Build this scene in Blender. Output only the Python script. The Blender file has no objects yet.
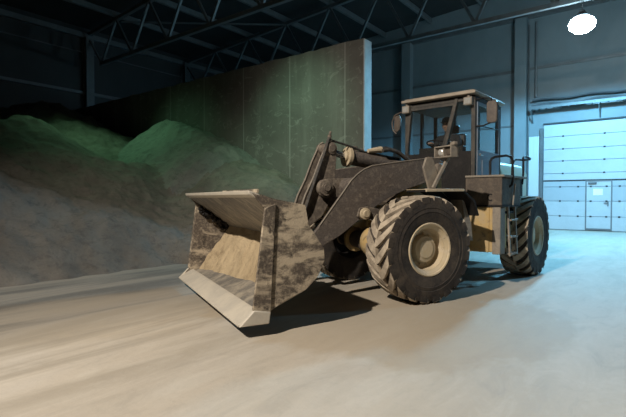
import bpy, bmesh, math, random
from mathutils import Vector, Matrix, noise
random.seed(7)
scene = bpy.context.scene
COL = scene.collection
PI = math.pi

# ------------------------------------------------------------------ materials
def rgb(r, g, b): return (r, g, b, 1.0)

def new_mat(name):
    m = bpy.data.materials.new(name); m.use_nodes = True
    nt = m.node_tree
    b = nt.nodes['Principled BSDF']
    return m, nt, b

def add_noise(nt, coord, scale, detail=4, rough=0.6, stretch=None, dist=0.0):
    n = nt.nodes.new('ShaderNodeTexNoise')
    n.inputs['Scale'].default_value = scale
    n.inputs['Detail'].default_value = detail
    n.inputs['Roughness'].default_value = rough
    n.inputs['Distortion'].default_value = dist
    if stretch:
        mp = nt.nodes.new('ShaderNodeMapping'); mp.inputs['Scale'].default_value = stretch
        nt.links.new(coord, mp.inputs['Vector']); coord = mp.outputs['Vector']
    nt.links.new(coord, n.inputs['Vector'])
    return n.outputs['Fac']

def ramp(nt, fac, a, b):
    r = nt.nodes.new('ShaderNodeMapRange'); r.inputs['From Min'].default_value = a; r.inputs['From Max'].default_value = b
    r.clamp = True
    nt.links.new(fac, r.inputs['Value'])
    return r.outputs['Result']

def mix(nt, fac, c1, c2):
    m = nt.nodes.new('ShaderNodeMix'); m.data_type = 'RGBA'
    if isinstance(fac, float): m.inputs['Factor'].default_value = fac
    else: nt.links.new(fac, m.inputs['Factor'])
    for c, k in ((c1, 'A'), (c2, 'B')):
        s = [i for i in m.inputs if i.name == k and i.type == 'RGBA'][0]
        if isinstance(c, tuple): s.default_value = c
        else: nt.links.new(c, s)
    return [o for o in m.outputs if o.type == 'RGBA'][0]

def math_node(nt, op, a, b=None):
    m = nt.nodes.new('ShaderNodeMath'); m.operation = op
    for i, v in enumerate((a, b)):
        if v is None: continue
        if isinstance(v, (int, float)): m.inputs[i].default_value = v
        else: nt.links.new(v, m.inputs[i])
    return m.outputs[0]

def bump(nt, b, height, strength=0.3, dist=0.02):
    n = nt.nodes.new('ShaderNodeBump'); n.inputs['Strength'].default_value = strength
    n.inputs['Distance'].default_value = dist
    nt.links.new(height, n.inputs['Height']); nt.links.new(n.outputs['Normal'], b.inputs['Normal'])

def dirty(name, base, dust, lo=.45, hi=.62, scale=5, rough=.7, metal=0.0, bump_s=.25, dark=None, dlo=.55, dhi=.7, stretch=None, bscale=30):
    """painted or bare metal with patches of dust and grime"""
    m, nt, b = new_mat(name)
    co = nt.nodes.new('ShaderNodeTexCoord').outputs['Object']
    n1 = add_noise(nt, co, scale, 9, .68, stretch, .4)
    c = mix(nt, ramp(nt, n1, lo, hi), rgb(*base), rgb(*dust))
    if dark:
        n3 = add_noise(nt, co, scale * 1.9, 5, .6, None, .5)
        c = mix(nt, ramp(nt, n3, dlo, dhi), c, rgb(*dark))
    n2 = add_noise(nt, co, bscale, 4, .7)
    c2 = mix(nt, math_node(nt, 'MULTIPLY', ramp(nt, n2, .46, .72), .45), c, rgb(*dust))
    nt.links.new(c2, b.inputs['Base Color'])
    b.inputs['Roughness'].default_value = rough; b.inputs['Metallic'].default_value = metal
    bump(nt, b, n2, bump_s, .01)
    return m

M = {}
M['bucket'] = dirty('bucket_steel', (.085, .069, .056), (.39, .325, .24), .475, .59, 2.7, .8, .0, .7, (.06, .049, .04), .55, .64, stretch=(.8, 1, 1.8))
M['bucket_in'] = dirty('bucket_inside_steel', (.14, .13, .118), (.36, .315, .25), .44, .64, 3.5, .55, .25, .3, (.085, .07, .055), .6, .75, stretch=(.7, 1.3, .7))
M['edge'] = dirty('cutting_edge_steel', (.40, .365, .31), (.50, .45, .37), .4, .65, 3, .6, .1, .3)
M['arm'] = dirty('lift_arm_grime', (.092, .077, .068), (.19, .158, .13), .5, .7, 16, .62, .05, .5, (.05, .043, .04), .56, .72)
M['arm_d'] = dirty('linkage_grime', (.11, .09, .075), (.26, .215, .165), .48, .68, 12, .65, .1, .5)
M['yellow'] = dirty('dusty_yellow_paint', (.44, .29, .10), (.40, .30, .17), .4, .65, 4, .65, 0, .2, (.12, .09, .06), .58, .75)
M['tan'] = dirty('dusty_tan_paint', (.36, .29, .19), (.46, .38, .27), .4, .65, 6, .7, 0, .2, (.12, .095, .07), .6, .75)
M['brown'] = dirty('brown_grimy_paint', (.062, .047, .036), (.15, .115, .08), .45, .7, 5, .7, 0, .25, (.04, .033, .028), .55, .7)
M['taupe'] = dirty('dusty_taupe_paint', (.17, .145, .12), (.27, .23, .18), .42, .68, 9, .65, 0, .2)
M['black'] = dirty('black_grimy_metal', (.012, .011, .011), (.032, .028, .025), .52, .8, 6, .6, .0, .25)
M['cabpaint'] = dirty('cab_paint', (.048, .045, .042), (.10, .088, .072), .45, .72, 5, .55, 0, .15)
M['door_paint'] = dirty('cab_door_paint', (.20, .24, .30), (.30, .30, .30), .45, .75, 5, .45, 0, .1)
M['hood'] = dirty('hood_paint', (.55, .55, .38), (.6, .6, .55), .45, .7, 4, .4, 0, .1)
M['roof'] = dirty('cab_roof_paint', (.24, .20, .155), (.32, .27, .21), .4, .65, 4, .6, 0, .15, (.14, .11, .08), .64, .72)
M['tyre'] = dirty('tyre_rubber', (.03, .026, .024), (.085, .068, .053), .42, .75, 5, .85, 0, .3)
M['lug'] = dirty('dusty_tread_rubber', (.17, .135, .105), (.42, .35, .265), .34, .58, 5, .9, 0, .35)
M['rim'] = dirty('rim_paint', (.44, .35, .22), (.46, .38, .27), .4, .6, 7, .65, 0, .2, (.10, .08, .055), .6, .75)
M['chrome'] = dirty('chromed_rod', (.6, .6, .6), (.4, .35, .3), .5, .8, 8, .25, .9, .05)
M['rubber'] = dirty('hose_rubber', (.03, .028, .026), (.12, .1, .08), .5, .75, 10, .6, 0, .1)
M['mirror'] = dirty('mirror_shell', (.055, .042, .034), (.11, .085, .065), .45, .7, 9, .5, 0, .1)
M['concrete'] = None
M['steel'] = dirty('galvanised_steel', (.17, .185, .195), (.12, .13, .135), .4, .7, 2, .5, .3, .08)
M['steel_d'] = dirty('dark_painted_steel', (.12, .13, .14), (.08, .08, .08), .4, .7, 2, .6, .0, .08)
M['roofing'] = dirty('roof_sheet', (.03, .032, .033), (.02, .02, .021), .4, .7, .8, .8, 0, .1)
M['seat'] = dirty('seat_vinyl', (.02, .022, .026), (.05, .05, .05), .5, .8, 8, .5, 0, .1)
M['paper'] = dirty('paper', (.85, .85, .85), (.75, .75, .75), .4, .7, 8, .8, 0, 0.02)
M['gate'] = dirty('gate_panel_paint', (.44, .47, .485), (.38, .405, .42), .45, .8, 1.5, .45, 0, .05)
M['gate_d'] = dirty('gate_grey_panel', (.355, .395, .42), (.325, .36, .385), .45, .8, 1.5, .4, 0, .05)
M['gasket'] = dirty('rubber_gasket', (.03, .035, .04), (.06, .06, .06), .5, .8, 5, .7, 0, .05)
M['cloth'] = dirty('work_jacket', (.010, .011, .014), (.022, .022, .026), .45, .75, 14, .9, 0, .2)
M['skin'] = dirty('skin', (.30, .17, .12), (.34, .2, .14), .4, .6, 9, .55, 0, .05)
M['hair'] = dirty('knit_cap', (.014, .014, .016), (.03, .03, .03), .4, .6, 60, .95, 0, .3)

def make_concrete():
    m, nt, b = new_mat('stained_concrete')
    co = nt.nodes.new('ShaderNodeTexCoord').outputs['Object']
    n1 = add_noise(nt, co, .55, 6, .65, None, .6)
    n2 = add_noise(nt, co, 1.2, 5, .6, (2.2, 2.2, .25))
    n3 = add_noise(nt, co, 2.6, 5, .7, (1, 1, 1.4), 1.2)
    c = mix(nt, ramp(nt, n1, .35, .68), rgb(.085, .08, .07), rgb(.12, .115, .10))
    c = mix(nt, math_node(nt, 'MULTIPLY', ramp(nt, n2, .5, .75), .5), c, rgb(.18, .175, .155))
    c = mix(nt, math_node(nt, 'MULTIPLY', ramp(nt, n3, .56, .66), .55), c, rgb(.22, .215, .19))
    # pour joints every 2.4 m
    sx = nt.nodes.new('ShaderNodeSeparateXYZ'); nt.links.new(co, sx.inputs[0])
    fr = math_node(nt, 'ABSOLUTE', math_node(nt, 'SUBTRACT', math_node(nt, 'FRACT', math_node(nt, 'DIVIDE', sx.outputs['X'], 2.1)), .5))
    line = ramp(nt, fr, .016, .006)
    c = mix(nt, math_node(nt, 'MULTIPLY', line, .6), c, rgb(.24, .235, .215))
    nt.links.new(c, b.inputs['Base Color']); b.inputs['Roughness'].default_value = .9
    bump(nt, b, n3, .3, .03)
    return m
M['concrete'] = make_concrete()

def make_floor():
    m, nt, b = new_mat('dusty_concrete_floor')
    co = nt.nodes.new('ShaderNodeTexCoord').outputs['Object']       # x = -u, y = v
    big = add_noise(nt, co, .35, 5, .6, (1.6, .8, 1), .4)
    streak = add_noise(nt, co, .9, 6, .62, (1.9, .28, 1), .5)
    fine = add_noise(nt, co, 14, 6, .75)
    mid = add_noise(nt, co, 2.4, 7, .68, (1.5, .6, 1), .8)
    c = mix(nt, ramp(nt, big, .36, .64), rgb(.42, .36, .28), rgb(.45, .41, .355))
    c = mix(nt, math_node(nt, 'MULTIPLY', ramp(nt, streak, .46, .66), .5), c, rgb(.33, .29, .235))
    c = mix(nt, math_node(nt, 'MULTIPLY', ramp(nt, mid, .5, .66), .4), c, rgb(.51, .47, .405))
    c = mix(nt, math_node(nt, 'MULTIPLY', ramp(nt, mid, .46, .36), .35), c, rgb(.30, .275, .235))
    sx = nt.nodes.new('ShaderNodeSeparateXYZ'); nt.links.new(co, sx.inputs[0])
    # brown drag marks and grey powder tracked out from the heap
    wob = math_node(nt, 'MULTIPLY', math_node(nt, 'SUBTRACT', streak, .5), 3.2)
    ux = math_node(nt, 'ADD', sx.outputs['X'], wob)
    grey = ramp(nt, ux, -4.9, -6.6)
    powder = mix(nt, ramp(nt, streak, .4, .62), rgb(.085, .082, .073), rgb(.155, .148, .132))
    c = mix(nt, math_node(nt, 'MULTIPLY', grey, .92), c, powder)
    brown = math_node(nt, 'MULTIPLY', ramp(nt, ux, -2.6, -3.9), ramp(nt, streak, .42, .6))
    c = mix(nt, math_node(nt, 'MULTIPLY', brown, .75), c, rgb(.25, .22, .175))
    # damp brown stain in front of the wheels
    mp = nt.nodes.new('ShaderNodeMapping'); mp.vector_type = 'POINT'
    nt.links.new(co, mp.inputs['Vector'])
    mp.inputs['Location'].default_value = (2.7 * .55, -5.1 * .55, 0)
    mp.inputs['Scale'].default_value = (.55, .55, 1)
    ln = nt.nodes.new('ShaderNodeVectorMath'); ln.operation = 'LENGTH'; nt.links.new(mp.outputs[0], ln.inputs[0])
    d = math_node(nt, 'ADD', ln.outputs['Value'], math_node(nt, 'MULTIPLY', math_node(nt, 'SUBTRACT', big, .5), 2.0))
    c = mix(nt, math_node(nt, 'MULTIPLY', ramp(nt, d, 1.12, 1.0), .6), c, rgb(.34, .275, .195))
    c = mix(nt, math_node(nt, 'MULTIPLY', ramp(nt, fine, .5, .8), .3), c, rgb(.3, .28, .25))
    nt.links.new(c, b.inputs['Base Color'])
    rr = nt.nodes.new('ShaderNodeMapRange'); nt.links.new(big, rr.inputs['Value'])
    rr.inputs['To Min'].default_value = .55; rr.inputs['To Max'].default_value = .8
    nt.links.new(rr.outputs[0], b.inputs['Roughness'])
    h = math_node(nt, 'ADD', fine, math_node(nt, 'MULTIPLY', streak, 1.5))
    bump(nt, b, h, .22, .02)
    return m
M['floor'] = make_floor()

def make_heap(name, a, bcol):
    m, nt, b = new_mat(name)
    co = nt.nodes.new('ShaderNodeTexCoord').outputs['Object']
    n1 = add_noise(nt, co, .6, 6, .65, None, .4)
    n2 = add_noise(nt, co, 4.5, 9, .78)
    c = mix(nt, ramp(nt, n1, .35, .65), rgb(*a), rgb(*bcol))
    c = mix(nt, math_node(nt, 'MULTIPLY', ramp(nt, n2, .5, .66), .75), c, rgb(a[0] * .6, a[1] * .6, a[2] * .6))
    nt.links.new(c, b.inputs['Base Color']); b.inputs['Roughness'].default_value = .95
    bump(nt, b, n2, .9, .09)
    return m
M['heap'] = make_heap('grey_brown_material', (.105, .09, .074), (.175, .152, .126))
M['heap2'] = make_heap('fine_grey_material', (.13, .13, .115), (.19, .19, .165))
M['sand'] = make_heap('tan_sand', (.33, .24, .135), (.48, .37, .23))

def make_cladding(name, c1, c2, pitch=.25, axis='X', bs=.08):
    m, nt, b = new_mat(name)
    co = nt.nodes.new('ShaderNodeTexCoord').outputs['Object']
    n1 = add_noise(nt, co, .7, 5, .6, (1, 1, .6))
    c = mix(nt, ramp(nt, n1, .35, .7), rgb(*c1), rgb(*c2))
    nt.links.new(c, b.inputs['Base Color']); b.inputs['Roughness'].default_value = .55
    sx = nt.nodes.new('ShaderNodeSeparateXYZ'); nt.links.new(co, sx.inputs[0])
    t = math_node(nt, 'PINGPONG', math_node(nt, 'DIVIDE', sx.outputs[axis], pitch), .5)
    bump(nt, b, ramp(nt, t, .18, .32), bs, .01)
    return m
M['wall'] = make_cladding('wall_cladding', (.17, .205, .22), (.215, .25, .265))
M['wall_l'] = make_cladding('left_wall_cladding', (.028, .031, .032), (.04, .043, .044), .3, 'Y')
M['wall_rib'] = make_cladding('ribbed_pale_cladding', (.50, .53, .55), (.55, .58, .60), .14, 'X', .3)

def make_glass():
    m = bpy.data.materials.new('cab_glass'); m.use_nodes = True
    nt = m.node_tree; nt.nodes.clear()
    out = nt.nodes.new('ShaderNodeOutputMaterial')
    tr = nt.nodes.new('ShaderNodeBsdfTransparent'); tr.inputs['Color'].default_value = (.95, .97, .97, 1)
    gl = nt.nodes.new('ShaderNodeBsdfGlossy'); gl.inputs['Roughness'].default_value = .05
    df = nt.nodes.new('ShaderNodeBsdfDiffuse'); df.inputs['Color'].default_value = (.3, .27, .22, 1)
    mx = nt.nodes.new('ShaderNodeMixShader'); mx.inputs[0].default_value = .035
    nt.links.new(tr.outputs[0], mx.inputs[1]); nt.links.new(gl.outputs[0], mx.inputs[2])
    m2 = nt.nodes.new('ShaderNodeMixShader'); m2.inputs[0].default_value = .015
    nt.links.new(mx.outputs[0], m2.inputs[1]); nt.links.new(df.outputs[0], m2.inputs[2])
    nt.links.new(m2.outputs[0], out.inputs['Surface'])
    return m
M['glass'] = make_glass()

def make_emit(name, col, s):
    m, nt, b = new_mat(name)
    b.inputs['Base Color'].default_value = rgb(.8, .8, .8)
    b.inputs['Emission Color'].default_value = rgb(*col); b.inputs['Emission Strength'].default_value = s
    return m
M['lamp'] = make_emit('lamp_diffuser', (.62, .88, 1), 90)
for k_ in ('black', 'cabpaint', 'tyre', 'lug', 'bucket', 'arm', 'arm_d'):
    M[k_].node_tree.nodes['Principled BSDF'].inputs['Specular IOR Level'].default_value = .2
M['lens'] = dirty('headlight_lens', (.75, .75, .72), (.6, .55, .48), .45, .7, 20, .12, .6, .02)

# ------------------------------------------------------------------ mesh builder
class MB:
    def __init__(s): s.v = []; s.f = []; s.mi = []; s.cur = 0
    def add(s, vs, fs):
        o = len(s.v); s.v += [tuple(v) for v in vs]
        s.f += [tuple(o + i for i in f) for f in fs]; s.mi += [s.cur] * len(fs)
        return s
    def box(s, x0, x1, y0, y1, z0, z1):
        vs = [(x, y, z) for x in (x0, x1) for y in (y0, y1) for z in (z0, z1)]
        return s.add(vs, [(0, 1, 3, 2), (4, 6, 7, 5), (0, 4, 5, 1), (2, 3, 7, 6), (0, 2, 6, 4), (1, 5, 7, 3)])
    def prism(s, pts, y0, y1):                       # (x, z) outline extruded along y
        n = len(pts)
        vs = [(x, y0, z) for x, z in pts] + [(x, y1, z) for x, z in pts]
        fs = [tuple(range(n)), tuple(range(2 * n - 1, n - 1, -1))]
        fs += [(i, i + n, (i + 1) % n + n, (i + 1) % n) for i in range(n)]
        return s.add(vs, fs)
    def prism_x(s, pts, x0, x1):                     # (y, z) outline extruded along x
        n = len(pts)
        vs = [(x0, y, z) for y, z in pts] + [(x1, y, z) for y, z in pts]
        fs = [tuple(range(n)), tuple(range(2 * n - 1, n - 1, -1))]
        fs += [(i, i + n, (i + 1) % n + n, (i + 1) % n) for i in range(n)]
        return s.add(vs, fs)
    def tube(s, path, r, n=10, cap=True):
        P = [Vector(p) for p in path]
        R = r if isinstance(r, (list, tuple)) else [r] * len(P)
        rings = []; ref = None
        for i, p in enumerate(P):
            t = (P[min(i + 1, len(P) - 1)] - P[max(i - 1, 0)]).normalized()
            if ref is None:
                ref = Vector((0, 0, 1)) if abs(t.z) < .9 else Vector((1, 0, 0))
            a = (ref - t * ref.dot(t)).normalized(); ref = a
            b = t.cross(a)
            rings.append([p + (a * math.cos(2 * PI * k / n) + b * math.sin(2 * PI * k / n)) * R[i] for k in range(n)])
        vs = [v for g in rings for v in g]; fs = []
        for i in range(len(P) - 1):
            for k in range(n):
                fs.append((i * n + k, i * n + (k + 1) % n, (i + 1) * n + (k + 1) % n, (i + 1) * n + k))
        if cap:
            fs.append(tuple(range(n - 1, -1, -1))); fs.append(tuple((len(P) - 1) * n + k for k in range(n)))
        return s.add(vs, fs)
    def bar(s, a, b, w, h):                          # rectangular bar a -> b
        a = Vector(a); b = Vector(b); t = (b - a).normalized()
        up = Vector((0, 0, 1)) if abs(t.z) < .95 else Vector((1, 0, 0))
        sd = t.cross(up).normalized(); u = sd.cross(t)
        vs = []
        for p in (a, b):
            for i, j in ((-1, -1), (1, -1), (1, 1), (-1, 1)): vs.append(p + sd * (i * w / 2) + u * (j * h / 2))
        return s.add(vs, [(3, 2, 1, 0), (4, 5, 6, 7), (0, 1, 5, 4), (1, 2, 6, 5), (2, 3, 7, 6), (3, 0, 4, 7)])
    def lathe(s, prof, n=48, sy=1):                  # (r, y) profile round the y axis
        vs = []; fs = []; m = len(prof)
        for k in range(n):
            a = 2 * PI * k / n
            for r, y in prof: vs.append((max(r, 1e-4) * math.cos(a), y * sy, max(r, 1e-4) * math.sin(a)))
        for k in range(n):
            k2 = (k + 1) % n
            for i in range(m - 1): fs.append((k * m + i, k * m + i + 1, k2 * m + i + 1, k2 * m + i))
        return s.add(vs, fs)
    def mesh(s, name, mats, smooth=35):
        me = bpy.data.meshes.new(name); me.from_pydata(s.v, [], s.f)
        for m in (mats if isinstance(mats, (list, tuple)) else [mats]): me.materials.append(m)
        me.polygons.foreach_set('material_index', s.mi)
        bm = bmesh.new(); bm.from_mesh(me); bmesh.ops.recalc_face_normals(bm, faces=bm.faces); bm.to_mesh(me); bm.free()
        me.shade_smooth(); me.set_sharp_from_angle(angle=math.radians(smooth))
        return me

def link(name, me, parent=None, frame=None, bevel=0):
    o = bpy.data.objects.new(name, me); COL.objects.link(o)
    frame = frame if frame is not None else Matrix.Identity(4)
    if parent is not None:
        o.parent = parent
        o.matrix_basis = Matrix(parent['_w']).inverted() @ frame if False else WORLD[parent.name].inverted() @ frame
    else:
        o.matrix_basis = frame
    WORLD[o.name] = frame.copy()
    if bevel:
        b = o.modifiers.new('edge', 'BEVEL'); b.width = bevel; b.segments = 2; b.limit_method = 'ANGLE'; b.angle_limit = math.radians(40)
    return o
WORLD = {}
def part(name, mb, mat, parent, frame, bevel=.006, smooth=35, label=None):
    o = link(name, mb.mesh(name, mat, smooth), parent, frame, bevel)
    if label: o['label'] = label
    return o
def empty(name, frame):
    return link(name, None, None, frame)
def tag(o, label, cat, group=None, kind=None):
    o['label'] = label; o['category'] = cat
    if group: o['group'] = group
    if kind: o['kind'] = kind
    return o
def struct(name, mb, mat, frame=None, bevel=0, label=None):
    o = link(name, mb.mesh(name, mat), None, ROOM if frame is None else frame, bevel)
    o['kind'] = 'structure'
    if label: o['label'] = label
    return o

# ------------------------------------------------------------------ frames
A0 = math.radians(37.5)
ROOM = Matrix.Rotation(-A0, 4, 'Z')                  # room x = -u (right along the back wall), room y = v (towards it)
def frame2(o, fwd):
    fx, fy = fwd
    return Matrix(((fx, -fy, 0, o[0]), (fy, fx, 0, o[1]), (0, 0, 1, 0), (0, 0, 0, 1)))
fb = math.radians(63.1); rb = math.radians(41)
FA = (1.035, 7.365); FFW = (-math.sin(fb), -math.cos(fb)); RFW = (-math.sin(rb), -math.cos(rb))
HG = (FA[0] - .95 * FFW[0], FA[1] - .95 * FFW[1]); RA = (HG[0] - 2.15 * RFW[0], HG[1] - 2.15 * RFW[1])
FM = frame2(FA, FFW); RM = frame2(RA, RFW)            # x forward, y to the driver's left, z up; origins under the axles

# ------------------------------------------------------------------ the hall
UL, UR, VB, VN = 24.0, -14.0, 23.5, -14.0
def rz(u): return 9.95 + .06 * (UL - u) if u > 5 else 9.95 + .06 * (UL - 5) - .06 * (5 - u)

struct('floor', MB().box(-UL - .3, -UR + .3, VN - .3, VB + .3, -.2, 0), M['floor'])
mb = MB()
us = [UL, 5, UR]
mb.prism([(-UL, rz(UL) + .35), (-5, rz(5) + .35), (-UR, rz(UR) + .35), (-UR, rz(UR) + .5), (-5, rz(5) + .5), (-UL, rz(UL) + .5)], VN, VB)
struct('ceiling', mb, M['roofing'])
def gable(y0, y1):
    return MB().prism([(-UL, 0), (-UR, 0), (-UR, rz(UR) + .5), (-5, rz(5) + .5), (-UL, rz(UL) + .5)], y0, y1)
struct('wall_back', gable(VB, VB + .25), M['wall'])
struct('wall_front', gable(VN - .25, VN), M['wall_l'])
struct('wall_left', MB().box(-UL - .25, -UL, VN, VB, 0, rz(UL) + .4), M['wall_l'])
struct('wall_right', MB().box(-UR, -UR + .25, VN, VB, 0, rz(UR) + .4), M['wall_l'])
# girts and seams
def trim(n, mb, mat): struct('trim_%d' % n, mb, mat)
trim(1, MB().box(-UL, -UR, VB - .06, VB, 7.5, 7.62), M['steel'])
trim(2, MB().box(-UL, -UR, VB - .14, VB, 9.92, 10.1), M['steel'])
trim(3, MB().box(-UL, -UL + .22, VN, VB, 9.75, 10.0), M['steel'])
trim(4, MB().box(-UL, -UL + .12, VN, VB, 6.85, 7.0), M['steel'])
trim(5, MB().box(-UL, -5.75, VB - .05, VB, 4.9, 4.98), M['steel'])
trim(6, MB().box(-5.1, -4.62, VB - .07, VB, 0, 4.35), M['wall_rib'])
trim(7, MB().box(-UL, -UL + .05, VN, VB, 9.0, 9.05), M['steel_d'])
# columns
for u in (23.6, 17.3, 11.3, 5.4):
    w = .26
    struct('column', MB().box(-u - w, -u + w, VB - .4, VB, 0, 9.95), M['wall' if u < 12 else 'steel'], None, .01)
for v in (-.2, 5.8, 11.8, 17.9):
    mb = MB().box(-UL, -UL + .42, v - .04, v + .04, 0, 9.9).box(-UL, -UL + .03, v - .2, v + .2, 0, 9.9).box(-UL + .39, -UL + .42, v - .2, v + .2, 0, 9.9)
    struct('column', mb, M['steel'])

# partition wall
mb = MB()
nx = 70; x0, x1 = -UL, -6.72
top = []
for i in range(nx + 1):
    x = x0 + (x1 - x0) * i / nx
    top.append((x, 5.97 + .05 * noise.noise((x * 1.7, 0, 3)) + .03 * noise.noise((x * 5, 0, 8))))
mb.prism([(x0, 0), (x1, 0)] + top[::-1], 11.1, 11.52)
o = struct('wall_partition', mb, M['concrete'], None, .03, 'free-standing stained concrete partition with formwork seams behind the heaps')

M['end_lit'] = dirty('lit_end_concrete', (.40, .41, .40), (.30, .31, .30), .42, .7, 3, .85, 0, .4)  # paler concrete for the partition end; lamp light put into the colour
part('end_face', MB().box(-6.74, -6.70, 11.11, 11.51, 0, 5.95), M['end_lit'], o, ROOM, .012)
# roof trusses
def truss(v, label):
    t = tag(empty('roof_truss', ROOM @ Matrix.Translation((-5, v, 8.2))), label, 'roof truss')
    part('bottom_chord', MB().bar((-22.5, v, 8.2), (-UR - .6, v, 8.2), .16, .16), M['steel'], t, ROOM, 0)
    mb = MB().bar((-UL + .1, v, rz(UL) - .05), (-5, v, rz(5) - .05), .18, .16)
    part('top_chord', mb, M['steel'], t, ROOM, 0)
    mb = MB().bar((-5, v, rz(5) - .05), (-UR - .1, v, rz(UR) - .05), .18, .16)
    part('top_chord', mb, M['steel'], t, ROOM, 0)
    u = 22.4
    ends = (-UL + .2, v, rz(UL) - .1)
    part('web_member', MB().bar((-u, v, 8.2), ends, .09, .09), M['steel'], t, ROOM, 0)
    while u > UR + 3:
        ut = u - 1.38; ub = u - 2.76
        part('web_member', MB().bar((-u, v, 8.2), (-ut, v, rz(ut) - .05), .10, .10), M['steel'], t, ROOM, 0)
        part('web_member', MB().bar((-ut, v, rz(ut) - .05), (-ub, v, 8.2), .10, .10), M['steel'], t, ROOM, 0)
        u = ub
truss(11.8, 'steel lattice roof truss passing in front of the partition top, nearer of the two')
truss(17.9, 'steel lattice roof truss behind the concrete partition, farther of the two')
u = 22.4 - 1.38
while u > UR:
    o = link('roof_purlin', MB().box(-u - .06, -u + .06, VN + .05, VB - .05, rz(u) + .04, rz(u) + .3).mesh('roof_purlin', M['steel']), None, ROOM)
    tag(o, 'long straight steel purlin under the dark roof sheets, lying across the trusses', 'purlin', 'roof purlins')
    u -= 2.76
# wind bracing rods under the roof
for (ua, ub_) in ((20.9, 15.4), (15.4, 9.9), (9.9, 4.4)):
    o = link('roof_brace', MB().bar((-ua, 12, rz(ua) - .15), (-ub_, 17.8, rz(ub_) - .15), .07, .07).mesh('roof_brace', M['steel']), None, ROOM)
    tag(o, 'thin diagonal steel brace under the roof between the two trusses', 'brace', 'diagonal roof braces')

# sectional gate with a wicket door
g = empty('door_1', ROOM @ Matrix.Translation((-2, VB, 0))); g['kind'] = 'structure'; g['label'] = 'pale sectional gate with a wicket door in the back wall'
UG0, UG1 = 4.42, -1.2
zs = [0.02, .64, 1.32, 1.97, 2.25, 2.58, 3.15, 3.70, 4.28, 4.84]
WU0, WU1 = 2.69, 1.74
for i in range(len(zs) - 1):
    za, zb = zs[i] + (.035 if i == 4 else .008), zs[i + 1] - (.035 if i == 3 else .008)
    mat = M['gate_d'] if i in (2, 3) else M['gate']
    mb = MB()
    spans = [(-UG0, -WU0 - .03), (-WU1 + .03, -UG1)] if i < 4 else [(-UG0, -UG1)]
    for a, b in spans: mb.box(a, b, VB - .05, VB - .01, za, zb)
    p = part('door_panel', mb, mat, g, ROOM, .006)
    if i:
        hs = [(-UG0 + .7), -3.0, -1.45, -.2] if i < 5 else [-3.62, -2.02, -.4]
        for hx in hs:
            part('hinge', MB().box(hx - .04, hx + .04, VB - .065, VB - .05, zs[i] - .035, zs[i] + .035), M['gasket'], p, ROOM, 0)
part('gasket', MB().box(-UG0, -UG1, VB - .045, VB - .012, 2.2, 2.3), M['gasket'], g, ROOM, 0)
w = part('wicket_door', MB().box(-WU0 + .02, -WU1 - .02, VB - .055, VB - .012, .12, 2.19), M['gate'], g, ROOM, .004)
part('door_frame', MB().box(-WU0 - .03, -WU0 + .02, VB - .075, VB - .012, .05, 2.24).box(-WU1 - .02, -WU1 + .03, VB - .075, VB - .012, .05, 2.24)
     .box(-WU0 + .02, -WU1 - .02, VB - .075, VB - .012, 2.19, 2.24).box(-WU0 + .02, -WU1 - .02, VB - .075, VB - .012, .05, .12), M['steel'], w, ROOM, 0)
part('handle', MB().box(-WU1 - .14, -WU1 - .1, VB - .1, VB - .055, 1.1, 1.3).bar((-WU1 - .12, VB - .1, 1.24), (-WU1 - .28, VB - .1, 1.24), .03, .03), M['steel_d'], w, ROOM, 0)
part('door_closer', MB().box(-WU0 + .08, -WU0 + .4, VB - .11, VB - .055, 2.08, 2.15), M['steel_d'], w, ROOM, 0)
for zz in (.64, 1.32, 1.97):
    part('seam', MB().box(-WU0 + .03, -WU1 - .03, VB - .059, VB - .055, zz - .008, zz + .008), M['gasket'], w, ROOM, 0)
    for hx in (-WU0 + .18, -WU1 - .18):
        part('hinge', MB().box(hx - .04, hx + .04, VB - .07, VB - .055, zz - .035, zz + .035), M['gasket'], w, ROOM, 0)
ns = link('notice_sheet', MB().box(-2.42, -2.06, VB - .066, VB - .056, 1.58, 1.86).mesh('notice_sheet', M['paper']), None, ROOM)
tag(ns, 'blank white notice sheet fixed to the upper half of the wicket door', 'notice')
part('guide_rail', MB().box(-UG0 - .16, -UG0 - .02, VB - .14, VB, 0, 4.7), M['steel_d'], g, ROOM, .01)
part('header', MB().box(-UG0 - .02, -UG1, VB - .08, VB, 4.86, 4.93), M['gasket'], g, ROOM, 0)
tr = tag(empty('cable_tray', ROOM @ Matrix.Translation((-2, VB - .3, 5.9))), 'horizontal steel cable tray on brackets above the pale sectional gate', 'cable tray')
mb = MB().box(-4.95, 1.5, VB - .6, VB - .56, 5.55, 5.68).box(-4.95, 1.5, VB - .15, VB - .1, 5.55, 5.68)
part('side_rail', mb, M['steel'], tr, ROOM, 0)
mb = MB()
for k in range(22): mb.box(-4.9 + k * .3, -4.86 + k * .3, VB - .56, VB - .12, 5.57, 5.6)
part('rungs', mb, M['steel'], tr, ROOM, 0)
part('cable_bundle', MB().tube([(-4.9 + i * .4, VB - .35 + .03 * math.sin(i * 1.7), 5.72 + .05 * math.sin(i * 1.1)) for i in range(16)], .075, 8), M['steel_d'], tr, ROOM, 0)
part('cable_bundle', MB().tube([(-4.9 + i * .4, VB - .2, 6.02 + .03 * math.sin(i * 1.3)) for i in range(16)], .045, 8), M['steel_d'], tr, ROOM, 0)
for x in (-4.9, -2.2, 0.4):
    part('bracket', MB().bar((x, VB - .58, 5.52), (x, VB - .02, 5.52), .06, .06).bar((x, VB - .5, 5.52), (x, VB - .02, 5.0), .05, .05), M['steel'], tr, ROOM, 0)
pp = link('conduit', MB().tube([(-4.78, VB - .08, 9.7), (-4.78, VB - .08, 6.2)], .05, 8).mesh('conduit', M['steel']), None, ROOM)
tag(pp, 'vertical steel conduit on the wall between the column and the lamp', 'conduit')
pp = link('conduit', MB().tube([(-5.08, VB - .12, 9.6), (-5.08, VB - .12, .0)], .035, 8).mesh('conduit', M['steel_d']), None, ROOM)
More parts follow.
